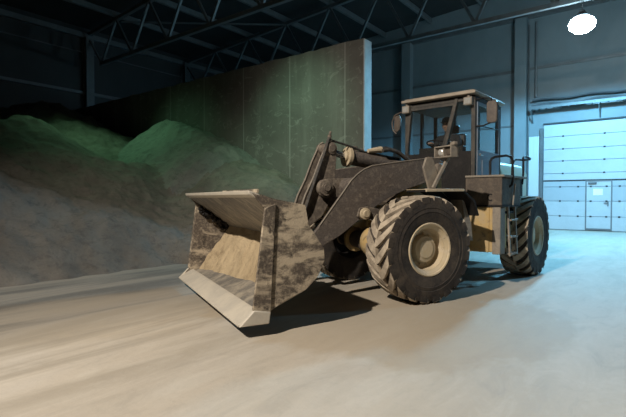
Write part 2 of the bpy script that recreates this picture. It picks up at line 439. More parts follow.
tag(pp, 'thin dark conduit running to the floor close beside the pale column', 'conduit')

# lamp by the back wall
LU, LV, LH = 2.24, 17.9, 7.45
LM = ROOM @ Matrix.Translation((-LU, LV, LH))
lp = tag(empty('hanging_lamp', LM), 'glaring blue-white lamp hanging high in front of the back wall', 'lamp')
mb = MB().lathe([(.0, .36), (.09, .36), (.12, .28), (.2, .2), (.24, .16), (.24, .13), (.0, .14)], 32)
RX = Matrix.Rotation(PI / 2, 4, 'X')
part('lamp_shade', mb, M['steel_d'], lp, LM @ RX, 0)
mb = MB().lathe([(0, .13), (.2, .12), (.34, .06), (.41, -.08), (.37, -.23), (.23, -.35), (0, -.40)], 32)
bulb = part('lamp_diffuser', mb, M['lamp'], lp, LM @ RX, 0)
part('suspension_rod', MB().tube([(0, 0, .3), (0, 0, 8.1 - LH)], .015, 6), M['steel_d'], lp, LM, 0)

# ------------------------------------------------------------------ heaps of material
def hnoise(u, v):
    return .16 * noise.noise((u * .55, v * .55, 1)) + .10 * noise.noise((u * 1.3, v * 1.3, 5)) + .07 * noise.noise((u * 3.1, v * 3.1, 9)) + .05 * noise.noise((u * 6, v * 6, 4)) + .05 * abs(noise.noise((u * 2.2, v * 2.2, 14)))
def smax(a, b, k=.3):
    t = max(0, min(1, .5 + .5 * (a - b) / k)); return b * (1 - t) + a * t + k * t * (1 - t)
def smin(a, b, k=.3): return -smax(-a, -b, k)
def heap_front(u, v):
    # long heap with its toe parallel to the hall axis; a tall end mound, a low saddle, a mound by the partition
    toe = 8.75 - .25 * noise.noise((v * .5, 0, 0))
    ridge = smin(.60 * (u - toe), 2.62 - .38 * max(0, u - 13.2), .4)
    dv = v - 5.7
    cone = 3.95 - math.sqrt((.60 * (u - 15.1)) ** 2 + ((.62 if dv > 0 else .16) * dv) ** 2 + .015)
    dv = v - 10.5; du = u - 12.2
    mound = 3.2 - math.sqrt(((.40 if du < 0 else .8) * du) ** 2 + (.66 * dv) ** 2 + .05)
    h = smax(smax(ridge, cone, .3), mound, .25)
    if u < 8.6 and v > 7: h -= (8.6 - u) * .35
    return h
def heap_rear(u, v):
    du = u - 15.6
    d = math.sqrt(((.36 if du < 0 else .55) * du) ** 2 + (.9 * max(0, 10.8 - v)) ** 2 + .004)
    h = 4.65 - d
    if u < 11.5: h -= (11.5 - u) * .5
    return h
def heap_far(u, v):
    du = u - 20.2; dv = v - 8.4
    return 5.75 - math.sqrt((du * .62) ** 2 + (dv * (.5 if dv > 0 else .36)) ** 2 + .3)
def fr_noise(u, v, k):
    r = hnoise(u, v)
    return r * (1.0 if k < 2 else 1.6)
NU, NV = 260, 240
uu = [4.0 + (23.95 - 4.0) * i / NU for i in range(NU + 1)]
vv = [-7 + (11.1 + 7) * j / NV for j in range(NV + 1)]
H3 = {}
for i, u in enumerate(uu):
    for j, v in enumerate(vv):
        hs = [f(u, v) for f in (heap_front, heap_rear, heap_far)]
        k = max(range(3), key=lambda q: hs[q])
        n = fr_noise(u, v, k)
        z = hs[k] + n * min(1, max(0, hs[k] + .25))
        if k == 0 and z < .6: z += .045 * math.sin(v * 7 + 2 * noise.noise((u, v, 2))) * max(0, 1 - abs(z - .15) / .5)
        H3[i, j] = (z, k)
names = [('material_heap', 'M', 'heap', 'long grey-brown heap of loose bulk material nearest the loader bucket'),
         ('material_heap', 'M', 'heap2', 'pale green-lit heap banked up against the concrete partition'),
         ('material_heap', 'M', 'heap', 'tall dark heap at the back, in the unlit corner by the left wall')]
for k in range(3):
    idx = {}; mb = MB(); vs = []; fs = []
    def vid(i, j):
        if (i, j) not in idx:
            idx[i, j] = len(vs); vs.append((-uu[i], vv[j], max(-.12, H3[i, j][0])))
        return idx[i, j]
    for i in range(NU):
        for j in range(NV):
            q = [(i, j), (i + 1, j), (i + 1, j + 1), (i, j + 1)]
            if max(H3[a][0] for a in q) < -.02: continue
            if H3[i, j][1] != k: continue
            fs.append(tuple(vid(*a) for a in q))
    mb.add(vs, fs)
    o = link(names[k][0], mb.mesh('material_heap', M[names[k][2]], 180), None, ROOM)
    tag(o, names[k][3], 'heap', None, 'stuff')

# ------------------------------------------------------------------ wheel loader
L = tag(empty('wheel_loader', Matrix.Translation((HG[0], HG[1], 0))), 'dirty articulated wheel loader with lowered bucket standing on the hall floor', 'wheel loader')

# bucket -------------------------------------------------------
BW = 1.58
shell = [(2.82, .145), (2.30, .365), (2.09, .455), (1.95, .57), (1.875, .70), (1.86, .83), (1.90, .91), (2.70, 1.50)]
def offset(pts, d):
    out = []
    for i, p in enumerate(pts):
        a = Vector(pts[max(i - 1, 0)]); b = Vector(pts[min(i + 1, len(pts) - 1)])
        t = (b - a).normalized(); n = Vector((t.y, -t.x))
        out.append((p[0] - n.x * d, p[1] - n.y * d))
    return out
outer = offset(shell, .03)
mb = MB()
n = len(shell)
# each strip as quads so the outline stays valid
for i in range(n - 1):
    mb.prism([shell[i], shell[i + 1], outer[i + 1], outer[i]], -BW, BW)
bk = part('bucket', mb, M['bucket_in'], L, FM, 0, 50)
mb = MB().prism([(2.70, 1.50), (2.70, 1.535), (2.42, 1.45), (2.07, 1.385), (2.04, 1.17), (1.845, .9), (1.86, .88), (2.06, 1.16), (2.09, 1.36), (2.42, 1.425)][::-1], -BW, BW)
part('back_plate', mb, M['bucket'], bk, FM, 0)
side = [(2.82, .145), (2.68, .29), (2.545, 1.345), (2.69, 1.515), (2.42, 1.43), (2.07, 1.38), (2.03, 1.17), (1.84, .9), (1.83, .76), (1.92, .577), (2.07, .446), (2.31, .355), (2.51, .245), (2.52, .155)]
for s in (1, -1):
    part('side_plate', MB().prism(side, s * (BW - .001), s * (BW + .035)), M['bucket'], bk, FM, .006)
    part('wear_strip', MB().prism([(2.69, .285), (2.553, 1.35), (2.43, 1.40), (2.492, .25)], s * (BW + .03), s * (BW + .06)), M['bucket'], bk, FM, .006)
    part('corner_shoe', MB().prism([(2.84, .135), (2.68, .295), (2.49, .26), (2.51, .135)], s * (BW + .0), s * (BW + .07)), M['edge'], bk, FM, .012)
part('cutting_edge', MB().prism([(2.84, .13), (2.60, .245), (2.60, .27), (2.66, .258), (2.845, .15)][::-1], -BW - .03, BW + .03), M['edge'], bk, FM, .004)
part('top_lip', MB().prism([(2.715, 1.495), (2.725, 1.54), (2.60, 1.50), (2.60, 1.44)], -BW - .03, BW + .03), M['edge'], bk, FM, .008)
part('spill_guard', MB().prism([(2.43, 1.44), (2.40, 1.44), (2.36, 1.56), (2.39, 1.57)], -.55, .95), M['bucket'], bk, FM, .004)
for y in (-.66, -.54, .54, .66):
    part('hinge_lug', MB().prism([(1.98, .45), (1.72, .46), (1.62, .56), (1.66, .70), (1.9, .85)], y - .025, y + .025), M['arm_d'], bk, FM, .006)
for y in (-.12, .12):
    part('hinge_lug', MB().prism([(2.02, 1.25), (1.70, 1.12), (1.62, 1.0), (1.70, .92), (1.87, .92)], y - .025, y + .025), M['arm_d'], bk, FM, .006)

mb = MB(); random.seed(5)
for k in range(46):
    t = random.random(); r = .015 + .03 * random.random()
    x = 2.50 + (2.02 - 2.50) * t; z = 1.30 + (1.0 - 1.30) * t - abs(random.gauss(0, .05)); y = -1.56 + abs(random.gauss(0, .06))
    rings = []
    mb.tube([(x, y - r, z), (x, y - r * .5, z), (x, y + r * .4, z + r * .2), (x, y + r, z)], [r * .3, r, r * .9, r * .25], 7)
cd_ = part('caked_dirt', mb, M['black'], bk, FM, 0, 60); cd_['kind'] = 'stuff'

# material lying in the bucket
mb = MB(); ny, nxs = 140, 60; vs = []; fs = []
def floor_z(x): return .145 + (2.82 - x) * .423
for j in range(ny + 1):
    y = -1.56 + 3.12 * j / ny
    toe = 2.36 - .09 * y + .10 * noise.noise((y * 1.6, 0, 4)) + .015 * noise.noise((y * 6, 0, 4))
    crest = 1.99 + .03 * noise.noise((y * 2, 3, 1)); cz = .91 + (crest - 1.90) * .7375 + .02
    for i in range(nxs + 1):
        t = i / nxs
        x = toe + (crest - toe) * t
        z0 = floor_z(toe) - .01
        z = z0 + (cz - z0) * (t ** 1.15) + math.sin(PI * t) * (.02 + .09 * noise.noise((x * 4, y * 2.5, 0)) + .05 * noise.noise((x * 11, y * 9, 2)) + .015 * noise.noise((x * 25, y * 22, 1)))
        vs.append((x, y, z))
        # underside inside the shell
for j in range(ny):
    for i in range(nxs):
        a = j * (nxs + 1) + i
        fs.append((a, a + 1, a + nxs + 2, a + nxs + 1))
mb.add(vs, fs)
sd = link('sand', mb.mesh('sand', M['sand'], 180), None, FM)
tag(sd, 'tan sand lying in the open loader bucket', 'sand', None, 'stuff')

# lift arms ----------------------------------------------------
arm = [(1.76, .66), (1.36, 1.077), (.965, 1.565), (.86, 1.70), (.762, 1.788), (.64, 1.87), (.505, 1.924), (.0, 2.0), (-.64, 2.086), (-.78, 2.07), (-.87, 1.98), (-.88, 1.86), (-.79, 1.76),
       (-.641, 1.735), (-.188, 1.61), (.185, 1.475), (.523, 1.286), (.80, 1.09), (1.042, .929), (1.311, .80), (1.55, .58), (1.66, .50), (1.76, .52)]
for s in (1, -1):
    a = part('lift_arm', MB().prism(arm, s * .54, s * .60), M['arm'], L, FM, .008)
    part('edge_highlight', MB().tube([(x + .004, s * .60, z + .004) for x, z in arm[1:10]], .008, 6), M['taupe'], a, FM, 0)  # pale tube added along the top edge as a modelled highlight
    mb = MB().lathe([(0, .66), (.06, .66), (.09, .63), (.09, .50), (0, .50)], 24, s)
    part('pivot_boss', mb, M['arm_d'], a, FM @ Matrix.Translation((-.74, 0, 1.92)), .004)
    part('pivot_boss', MB().lathe([(0, .70), (.05, .70), (.055, .68), (.085, .67), (.085, .45), (0, .45)], 24, s), M['tan'], a, FM @ Matrix.Translation((.655, 0, 1.235)), .004)
    part('lug_plate', MB().prism([(.78, 1.2), (.74, 1.32), (.60, 1.34), (.40, 1.30), (.36, 1.18), (.60, 1.15)], s * .61, s * .64), M['arm_d'], a, FM, .005)
part('cross_tube', MB().tube([(.72, -.55, 1.62), (.72, .55, 1.62)], .14, 20), M['arm'], L, FM, 0)
for s in (1, -1):
    part('lever_bracket', MB().prism([(1.20, 1.60), (1.17, 1.50), (1.08, 1.46), (.74, 1.48), (.66, 1.62), (.74, 1.76), (1.10, 1.735), (1.18, 1.69)], s * .21, s * .26), M['arm_d'], L, FM, .006)
# tilt lever (bellcrank), two plates
lev = [(1.03, 2.2), (1.01, 2.27), (.94, 2.31), (.87, 2.28), (.84, 2.2), (.86, 1.9), (.90, 1.6), (.93, 1.45), (1.08, 1.2), (1.3, 1.04), (1.44, 1.0), (1.52, 1.06), (1.5, 1.17), (1.36, 1.50), (1.235, 1.74), (1.12, 2.02)]
tl = None
for y in (-.13, .13):
    p = part('tilt_lever', MB().prism(lev, y - .035, y + .035), M['arm_d'], L, FM, .008)
    if tl is None: tl = p
    edge = [(x, y + .035, z) for x, z in ((1.50, 1.12), (1.37, 1.50), (1.245, 1.74), (1.13, 2.02), (1.04, 2.2), (1.0, 2.28), (.94, 2.315))]
    part('edge_highlight', MB().tube(edge, .012, 6), M['taupe'], p, FM, 0)  # lever edge highlight, likewise added as a pale tube
part('pin_boss', MB().lathe([(0, .33), (.05, .33), (.055, .31), (.075, .31), (.08, .30), (.115, .295), (.12, .27), (.12, -.27), (.115, -.3), (0, -.31)], 28), M['arm_d'], tl, FM @ Matrix.Translation((1.09, 0, 1.61)), 0)
part('pin_boss', MB().lathe([(0, .20), (.05, .2), (.06, .19), (.085, .185), (.09, .17), (.09, -.17), (0, -.2)], 24), M['arm_d'], tl, FM @ Matrix.Translation((.935, 0, 2.2)), 0)
part('grease_fitting', MB().tube([(.95, .13, 2.29), (.95, .13, 2.40)], .03, 8).tube([(.95, .13, 2.40), (.93, .13, 2.45)], .02, 8), M['arm_d'], tl, FM, 0)
part('tilt_link', MB().prism([(1.36, .96), (1.45, 1.12), (1.72, 1.10), (1.76, .98), (1.70, .92), (1.44, .9)], -.06, .06), M['arm_d'], L, FM, .008)
# tilt cylinder
c0, c1 = Vector((.56, 0, 2.10)), Vector((-.62, 0, 1.955))
tc = part('tilt_cylinder', MB().tube([c0, c1], .118, 24), M['arm'], L, FM, .006)
d = (c0 - c1).normalized()
part('gland_flange', MB().tube([c0 + d * .03, c0 - d * .03], .155, 24).tube([c0 + d * .07, c0 + d * .03], .10, 20), M['tan'], tc, FM, .004)
part('piston_rod', MB().tube([c0 + d * .05, (.92, 0, 2.19)], .05, 16), M['chrome'], tc, FM, 0)
part('port_block', MB().box(.40, .52, -.05, .05, 2.19, 2.27).box(.28, .33, -.04, .04, 2.16, 2.24), M['arm_d'], tc, FM, .008)
part('oil_pipe', MB().tube([(.92, .1, 2.33), (.7, .08, 2.29), (.45, .05, 2.24), (.28, .05, 2.19), (0, .06, 2.15), (-.4, .06, 2.1)], .017, 8), M['rubber'], tc, FM, 0)
part('hose_fitting', MB().tube([(.23, .08, 2.2), (.02, .08, 2.23), (-.02, .08, 2.23)], [.03, .05, .055], 10), M['tan'], tc, FM, 0)
for y, zz in ((.08, 0), (.16, -.03)):
    part('hose', MB().tube([(.0, y, 2.24 + zz), (-.12, y, 2.26 + zz), (-.3, y, 2.23 + zz), (-.5, y, 2.12 + zz), (-.65, y, 1.95 + zz), (-.7, y, 1.7)], .03, 8), M['rubber'], tc, FM, 0)
for y in (.05, .02):
    part('hose', MB().tube([(.98, y + .13, 2.36), (1.06, y + .15, 2.15), (1.18, y + .16, 1.85), (1.29, y + .17, 1.58), (1.37, y + .17, 1.35), (1.42, y + .15, 1.2)], .016, 8), M['rubber'], tl, FM, 0)
for s in (1, -1):
    lc = part('lift_cylinder', MB().tube([(.30, s * .48, 1.13), (-.62, s * .48, .86)], .085, 20), M['yellow'], L, FM, .004)
    part('piston_rod', MB().tube([(.66, s * .48, 1.235), (.28, s * .48, 1.125)], .045, 12), M['chrome'], lc, FM, 0)
# front chassis
ch = [(.02, .62), (.05, .95), (.46, 1.04), (.42, 1.24), (.05, 1.40), (-.12, 1.50), (-.45, 1.78), (-.58, 2.06), (-.72, 2.12), (-.88, 2.08), (-.98, 1.8), (-.98, .55), (-.4, .5)]
cf = None
for s in (1, -1):
    p = part('front_chassis', MB().prism(ch, s * .36, s * .42), M['yellow'], L, FM, .008)
part('chassis_web', MB().box(-.9, .0, -.36, .36, .6, .95).box(-.95, -.88, -.36, .36, .95, 1.7).prism([(-.02, 1.40), (-.05, 1.34), (-.5, 1.72), (-.47, 1.76)], -.36, .36), M['brown'], L, FM, .006)
ax = part('front_axle', MB().tube([(0, -1.0, .75), (0, -.45, .75), (0, -.3, .75), (0, .3, .75), (0, .45, .75), (0, 1.0, .75)], [.14, .15, .2, .2, .15, .14], 20), M['brown'], L, FM, .004)
part('differential', MB().lathe([(0, .26), (.16, .25), (.25, .12), (.28, 0), (.25, -.12), (.16, -.25), (0, -.26)], 24), M['yellow'], ax, FM @ Matrix.Translation((0, 0, .75)), 0)
for s in (1, -1): part('axle_flange', MB().tube([(0, s * .62, .75), (0, s * .68, .75)], .22, 20), M['yellow'], ax, FM, .004)
part('hitch', MB().box(-1.35, -.9, -.2, .2, .55, .68).box(-1.35, -.9, -.2, .2, 1.15, 1.28).tube([(-.95 - .0, 0, .45), (-.95, 0, 1.4)], .09, 16), M['brown'], L, FM, .006)

# wheels -------------------------------------------------------
def tyre_mesh(sy):
    mb = MB(); mb.cur = 0
    prof = [(.355, -.19), (.365, -.235), (.42, -.255), (.52, -.268), (.61, -.264), (.675, -.258), (.712, -.245), (.716, -.225), (.704, -.17), (.70, 0), (.704, .17), (.716, .225), (.712, .245), (.675, .258), (.61, .264), (.575, .268), (.57, .262), (.52, .27), (.515, .264), (.42, .255), (.365, .235), (.355, .19)]
    mb.lathe(prof, 72, sy)
    mb.cur = 1
    N = 20; pitch = 2 * PI / N
    for sd_ in (1, -1):
        for k in range(N):
            th0 = k * pitch + (pitch / 2 if sd_ < 0 else 0)
            rows = []
            for t, y, ro, ri in ((0, -.012, .75, .69), (.2, .05, .75, .69), (.45, .12, .749, .69), (.7, .19, .745, .68), (.9, .24, .74, .675), (1.0, .258, .728, .66), (1.03, .264, .69, .64)):
                c = th0 + .36 * (t ** 1.4)
                hw = (.074 + .018 * t) if t < 1.02 else .085
                rows.append([(r * math.cos(a), y * sd_ * sy, r * math.sin(a)) for a, r in ((c - hw * 1.12, ri), (c - hw, ro), (c + hw, ro), (c + hw * 1.12, ri))])
            vs = [p for r in rows for p in r]; fs = []
            for i in range(len(rows) - 1):
                for q in range(3): fs.append((i * 4 + q, i * 4 + q + 1, i * 4 + q + 5, i * 4 + q + 4))
            fs.append((0, 1, 2, 3)); e = (len(rows) - 1) * 4; fs.append((e + 3, e + 2, e + 1, e))
            nf = len(mb.f); mb.add(vs, fs)
            for q in (15, 16, 17, 19): mb.mi[nf + q] = 0
    return mb.mesh('tyre', [M['tyre'], M['lug']], 40)
def rim_mesh(sy):
    mb = MB(); mb.cur = 1
    mb.lathe([(.355, -.2), (.30, -.18), (.27, .0), (.26, .02), (.14, .03)], 48, sy); mb.cur = 0  # back of the rim in black, its shade put into the colour
    mb.lathe([(.35, .17), (.372, .2), (.374, .238), (.362, .25), (.345, .245), (.338, .225), (.318, .215), (.305, .195), (.292, .19), (.28, .09), (.262, .055), (.20, .045), (.14, .045), (0, .045)], 56, sy)
    for k in range(12):
        a = 2 * PI * k / 12
        x, z = .215 * math.cos(a), .215 * math.sin(a)
        mb.tube([(x, .04 * sy, z), (x, .075 * sy, z)], .014, 6)
    return mb.mesh('rim', [M['rim'], M['black']], 40)
def hub_mesh(sy):
    return MB().lathe([(.195, .04), (.19, .125), (.175, .145), (.13, .15), (.12, .16), (.0, .162)], 36, sy).mesh('hub', M['rim'], 40)
TM = {s: (tyre_mesh(s), rim_mesh(s), hub_mesh(s)) for s in (1, -1)}
for F, nm in ((FM, 'f'), (RM, 'r')):
    for s in (1, -1):
        spin = .13 if nm == 'f' else .05
        w = F @ Matrix.Translation((0, s * 1.03, .75)) @ Matrix.Rotation(-spin, 4, 'Y')
        t = link('tyre', TM[s][0], L, w)
        link('rim', TM[s][1], t, w); link('hub', TM[s][2], t, w)

# front fenders and headlights ---------------------------------
for s in (1, -1):
    def yy(a, b): return (s * a, s * b)
    mb = MB().prism([(-.04, 1.545), (-.04, 1.57), (-.74, 1.585), (-.98, 1.42), (-1.06, 1.2), (-1.04, 1.19), (-.95, 1.40), (-.73, 1.555)], *yy(.70, 1.14))
    fd = part('fender', mb, M['black'], L, FM, .004)
    part('fender_edge', MB().prism([(-.03, 1.548), (-.03, 1.578), (-.74, 1.59), (-.74, 1.558)], *yy(1.13, 1.16)).prism([(-.03, 1.575), (-.03, 1.585), (-.74, 1.597), (-.74, 1.586)], *yy(.70, 1.15)), M['tan'], fd, FM, .003)
    part('fender_bracket', MB().prism([(-.90, 1.45), (-.99, 1.40), (-1.10, 1.05), (-1.13, .80), (-1.06, .80), (-.98, 1.05)], *yy(.62, .95)), M['taupe'], fd, FM, .004)
    part('splash_flap', MB().prism([(-.30, 1.55), (-.72, 1.56), (-.95, 1.40), (-1.0, 1.24), (-.86, 1.22), (-.60, 1.42)], *yy(.68, .70)), M['black'], fd, FM, .003)
    hb = part('headlight_bracket', MB().prism([(-.17, 1.98), (-.14, 1.90), (-.25, 1.59), (-.40, 1.59), (-.42, 1.75), (-.36, 1.95), (-.30, 2.06), (-.20, 2.05)], *yy(.92, .96))
              .bar((-.58, s * .99, 2.06), (-.29, s * .99, 1.60), .04, .05).box(-.6, -.2, *sorted(yy(.90, 1.01)), 1.575, 1.60), M['taupe'], L, FM, .006)
    # lamp housing faces forward
    hx = -.50
    F2 = FM @ Matrix.Translation((hx, s * 1.02, 2.135)) @ Matrix.Diagonal((.8, .8, .78, 1))
    hl = part('headlight', MB().box(-.10, -.06, -.22, .22, -.11, .11).box(-.10, .08, -.22, .22, .085, .11).box(-.10, .08, -.22, .22, -.11, -.085).box(-.10, .08, -.22, -.195, -.085, .085).box(-.1, .08, .195, .22, -.085, .085).box(-.1, .06, -.012, .012, -.085, .085), M['taupe'], L, F2, .005)
    RZ = Matrix.Rotation(-PI / 2, 4, 'Z')
    part('lens', MB().lathe([(0, .055), (.04, .05), (.07, .03), (.082, .0), (.08, -.06)], 24), M['lens'], hl, F2 @ Matrix.Translation((.0, -.104 * 1, 0)) @ RZ, 0)
    part('indicator', MB().box(-.06, .02, .03, .18, -.065, .065), M['brown'], hl, F2, .01)
    part('clearance_lamp', MB().box(-.05, .03, .14, .25, .11, .17), M['taupe'], hl, F2, .01)

# rear chassis -------------------------------------------------
part('rear_chassis', MB().box(-1.5, 2.0, -.42, -.34, .6, 1.2).box(-1.5, 2.0, .34, .42, .6, 1.2).box(-1.5, 2.0, -.34, .34, .62, .72).box(1.85, 2.0, -.34, .34, .7, 1.3), M['black'], L, RM, .006)
ax = part('rear_axle', MB().tube([(0, -1.0, .75), (0, -.45, .75), (0, -.3, .75), (0, .3, .75), (0, .45, .75), (0, 1.0, .75)], [.14, .15, .2, .2, .15, .14], 20), M['yellow'], L, RM, .004)
part('differential', MB().lathe([(0, .26), (.16, .25), (.25, .12), (.28, 0), (.25, -.12), (.16, -.25), (0, -.26)], 24), M['yellow'], ax, RM @ Matrix.Translation((0, 0, .75)), 0)
hd = part('engine_hood', MB().prism_x([(-.62, 1.25), (.62, 1.25), (.62, 1.98), (.54, 2.14), (.40, 2.2), (-.40, 2.2), (-.54, 2.14), (-.62, 1.98)], -1.55, .12), M['hood'], L, RM, .03)
part('side_grille', MB().box(-1.2, -.4, .62, .635, 1.45, 1.9).box(-1.2, -.4, -.635, -.62, 1.45, 1.9), M['black'], hd, RM, .004)
part('counterweight', MB().prism([(-1.5, .62), (-1.5, 1.45), (-1.7, 1.5), (-1.8, 1.3), (-1.8, .75), (-1.75, .62)], -.7, .7), M['yellow'], L, RM, .03)
part('exhaust_stack', MB().tube([(-.9, -.3, 2.18), (-.9, -.3, 2.5), (-.92, -.3, 2.62)], [.06, .06, .05], 14), M['black'], L, RM, 0)
for s in (1, -1):
    def yy(a, b): return tuple(sorted((s * a, s * b)))
    up = part('side_body', MB().box(.87, 1.8, *yy(.60, 1.2), 1.34, 1.80), M['brown'], L, RM, .012)
    part('platform', MB().box(.62, 1.82, *yy(.60, 1.24), 1.80, 1.835), M['taupe'], up, RM, .006)
    part('ledge', MB().box(.86, 1.82, *yy(.6, 1.215), 1.315, 1.345), M['black'], up, RM, .004)
    tk = part('fuel_tank', MB().box(.95, 1.80, *yy(.60, 1.0), .57, 1.315).prism_x([(s * 1.0, .57), (s * 1.17, .60), (s * 1.17, 1.315), (s * 1.0, 1.315)], 1.62, 1.80), M['yellow'], L, RM, .015)
    part('hinge', MB().box(1.80, 1.83, *yy(.66, .70), 1.2, 1.28), M['black'], tk, RM, .003)
    part('hinge', MB().box(1.80, 1.83, *yy(.66, .70), .75, .83), M['black'], tk, RM, .003)
    part('corner_plate', MB().box(1.60, 1.825, *yy(1.06, 1.19), .55, 1.31), M['taupe'], tk, RM, .008)
    ld = part('step_ladder', MB().bar((1.50, s * 1.20, 1.32), (1.50, s * 1.24, .50), .03, .05).bar((1.16, s * 1.20, 1.32), (1.16, s * 1.24, .50), .03, .05).bar((1.32, s * 1.22, 1.34), (1.30, s * 1.25, 1.7), .025, .025), M['taupe'], L, RM, .004)
    for zz in (.52, .80, 1.08):
        part('step', MB().box(1.16, 1.50, *yy(1.17, 1.26), zz, zz + .03), M['taupe'], ld, RM, .004)
    part('standoff', MB().box(1.2, 1.46, *yy(.98, 1.2), 1.2, 1.24), M['black'], ld, RM, .003)
    part('handrail', MB().tube([(1.77, s * 1.0, 1.83), (1.77, s * 1.0, 2.05), (1.76, s * 1.02, 2.10), (1.72, s * 1.06, 2.13), (1.55, s * 1.18, 2.155), (1.45, s * 1.22, 2.14), (1.40, s * 1.235, 2.08), (1.39, s * 1.24, 1.78), (1.41, s * 1.23, 1.68), (1.44, s * 1.19, 1.64)], .02, 10), M['black'], L, RM, 0)
    part('handrail', MB().tube([(1.22, s * 1.17, 1.83), (1.20, s * 1.17, 2.02), (1.17, s * 1.18, 2.09), (1.08, s * 1.19, 2.12), (.84, s * 1.2, 2.13), (.77, s * 1.21, 2.13)], .018, 10).tube([(.76, s * 1.2, 1.70), (.77, s * 1.22, 1.9), (.78, s * 1.22, 2.17), (.70, s * 1.22, 2.2), (.30, s * 1.2, 2.19), (.28, s * 1.19, 2.17), (.72, s * 1.22, 2.13)], .018, 10), M['black'], L, RM, 0)
# painted C-shaped mark on the front of the side body
mb = MB()
pts_o = [(math.cos(a) * .05, math.sin(a) * .062) for a in [math.radians(q) for q in range(50, 311, 20)]]
for i in range(len(pts_o) - 1):
    a, b = pts_o[i], pts_o[i + 1]
    mb.prism_x([(1.02 + a[0], 1.47 + a[1]), (1.02 + b[0], 1.47 + b[1]), (1.02 + b[0] * .65, 1.47 + b[1] * .7), (1.02 + a[0] * .65, 1.47 + a[1] * .7)], 1.80, 1.806)
part('decal', mb, M['black'], L, RM, 0, label='small dark C-shaped mark')

# cab ----------------------------------------------------------
X0, X1, Y0, Y1, Z0, Z1 = .22, 1.50, -.72, .64, 1.62, 3.22
cb = part('cab_frame', MB()
    .box(X0, X0 + .09, Y1 - .08, Y1, Z0, Z1).box(X0, X0 + .09, Y0, Y0 + .08, Z0, Z1)
    .box(X1 - .07, X1, Y1 - .075, Y1, Z0, Z1).box(X1 - .07, X1, Y0, Y0 + .075, Z0, Z1)
    .bar((X1 - .02, .31, Z1), (X1 - .02, .07, 2.28), .06, .085)
    .bar((X1 - .02, Y0 + .12, Z1), (X1 - .02, Y0 + .04, 2.28), .06, .07)
    .box(X0, X1, Y0, Y1, Z1 - .07, Z1)
    .box(X0, X0 + .07, Y0 + .40, Y0 + .48, 2.2, Z1).box(X0, X0 + .07, Y1 - .47, Y1 - .40, 2.2, Z1).box(.82, .90, Y0, Y0 + .05, 2.2, Z1), M['cabpaint'], L, RM, .01)
part('cab_floor', MB().box(X0, X1, Y0, Y1, Z0 - .04, Z0), M['black'], cb, RM, .004)
part('front_panel', MB().box(X1 - .05, X1, Y0 + .075, Y1 - .075, Z0, 2.28), M['black'], cb, RM, .006)
part('rear_panel', MB().box(X0, X0 + .05, Y0 + .08, Y1 - .08, Z0, 2.22), M['black'], cb, RM, .006)
part('side_panel', MB().box(X0 + .09, X1 - .07, Y0, Y0 + .05, Z0, 2.2), M['cabpaint'], cb, RM, .006)
gz = 3.15
part('windshield', MB().box(X1 - .035, X1 - .03, Y0 + .07, Y1 - .075, 2.28, gz), M['glass'], cb, RM, 0)
part('rear_window', MB().box(X0 + .03, X0 + .035, Y0 + .08, Y1 - .08, 2.22, gz), M['glass'], cb, RM, 0)
part('side_window', MB().box(X0 + .09, X1 - .07, Y0 + .02, Y0 + .025, 2.2, gz), M['glass'], cb, RM, 0)
# headliner edge and wiper
part('windshield_seal', MB().box(X1 - .005, X1 + .012, Y0 + .1, .28, 3.1, 3.15).bar((X1 + .005, Y0 + .13, 3.12), (X1 + .005, Y0 + .06, 2.3), .02, .035).bar((X1 + .005, .26, 3.12), (X1 + .005, .03, 2.3), .02, .035), M['cabpaint'], cb, RM, .004)
dr = part('cab_door', MB().box(X0 + .10, X1 - .08, Y1 - .04, Y1 + .01, 1.66, 2.3).box(X0 + .10, X0 + .15, Y1 - .04, Y1 + .01, 2.3, 3.14).box(X1 - .13, X1 - .08, Y1 - .04, Y1 + .01, 2.3, 3.14).box(X0 + .15, X1 - .13, Y1 - .04, Y1 + .01, 3.09, 3.14), M['door_paint'], L, RM, .008)
part('door_window', MB().box(X0 + .15, X1 - .13, Y1 - .02, Y1 - .015, 2.3, 3.09), M['glass'], dr, RM, 0)
part('handle', MB().box(X1 - .30, X1 - .16, Y1 + .01, Y1 + .04, 2.2, 2.24), M['chrome'], dr, RM, .006)
part('pressed_panel', MB().box(X0 + .22, X1 - .30, Y1 + .008, Y1 + .018, 1.78, 2.16), M['door_paint'], dr, RM, .008)
part('grab_bar', MB().tube([(X1 - .1, Y1 + .03, 2.72), (X0 + .25, Y1 + .03, 2.74)], .012, 8), M['black'], dr, RM, 0)
rf = part('cab_roof', MB().box(.13, 1.61, -.745, .68, 3.248, 3.30).box(.18, 1.56, -.70, .64, 3.30, 3.325), M['roof'], L, RM, .012)
part('headliner', MB().box(.24, 1.48, -.70, .62, 3.2, 3.24), M['black'], rf, RM, .004)
for y in (.54, -.66):
    wl = part('work_light', MB().box(1.50, 1.60, y - .075, y + .075, 3.06, 3.20).box(1.53, 1.56, y - .02, y + .02, 3.2, 3.24), M['taupe'], L, RM, .01)
    part('lens', MB().box(1.60, 1.605, y - .055, y + .055, 3.08, 3.18), M['lens'], wl, RM, 0)
mr = part('side_mirror', MB().prism_x([(.80, 2.78), (.83, 2.74), (.95, 2.74), (.98, 2.78), (.98, 3.08), (.95, 3.12), (.83, 3.12), (.80, 3.08)], 1.36, 1.42), M['mirror'], L, RM, .012)
part('mirror_glass', MB().box(1.352, 1.36, .83, .95, 2.80, 3.08), M['chrome'], mr, RM, 0)
part('mirror_arm', MB().tube([(1.46, .63, 3.16), (1.45, .75, 3.17), (1.41, .88, 3.16), (1.40, .89, 2.9)], .013, 8).tube([(1.46, .63, 2.70), (1.44, .76, 2.70), (1.40, .89, 2.76)], .013, 8), M['black'], mr, RM, 0)
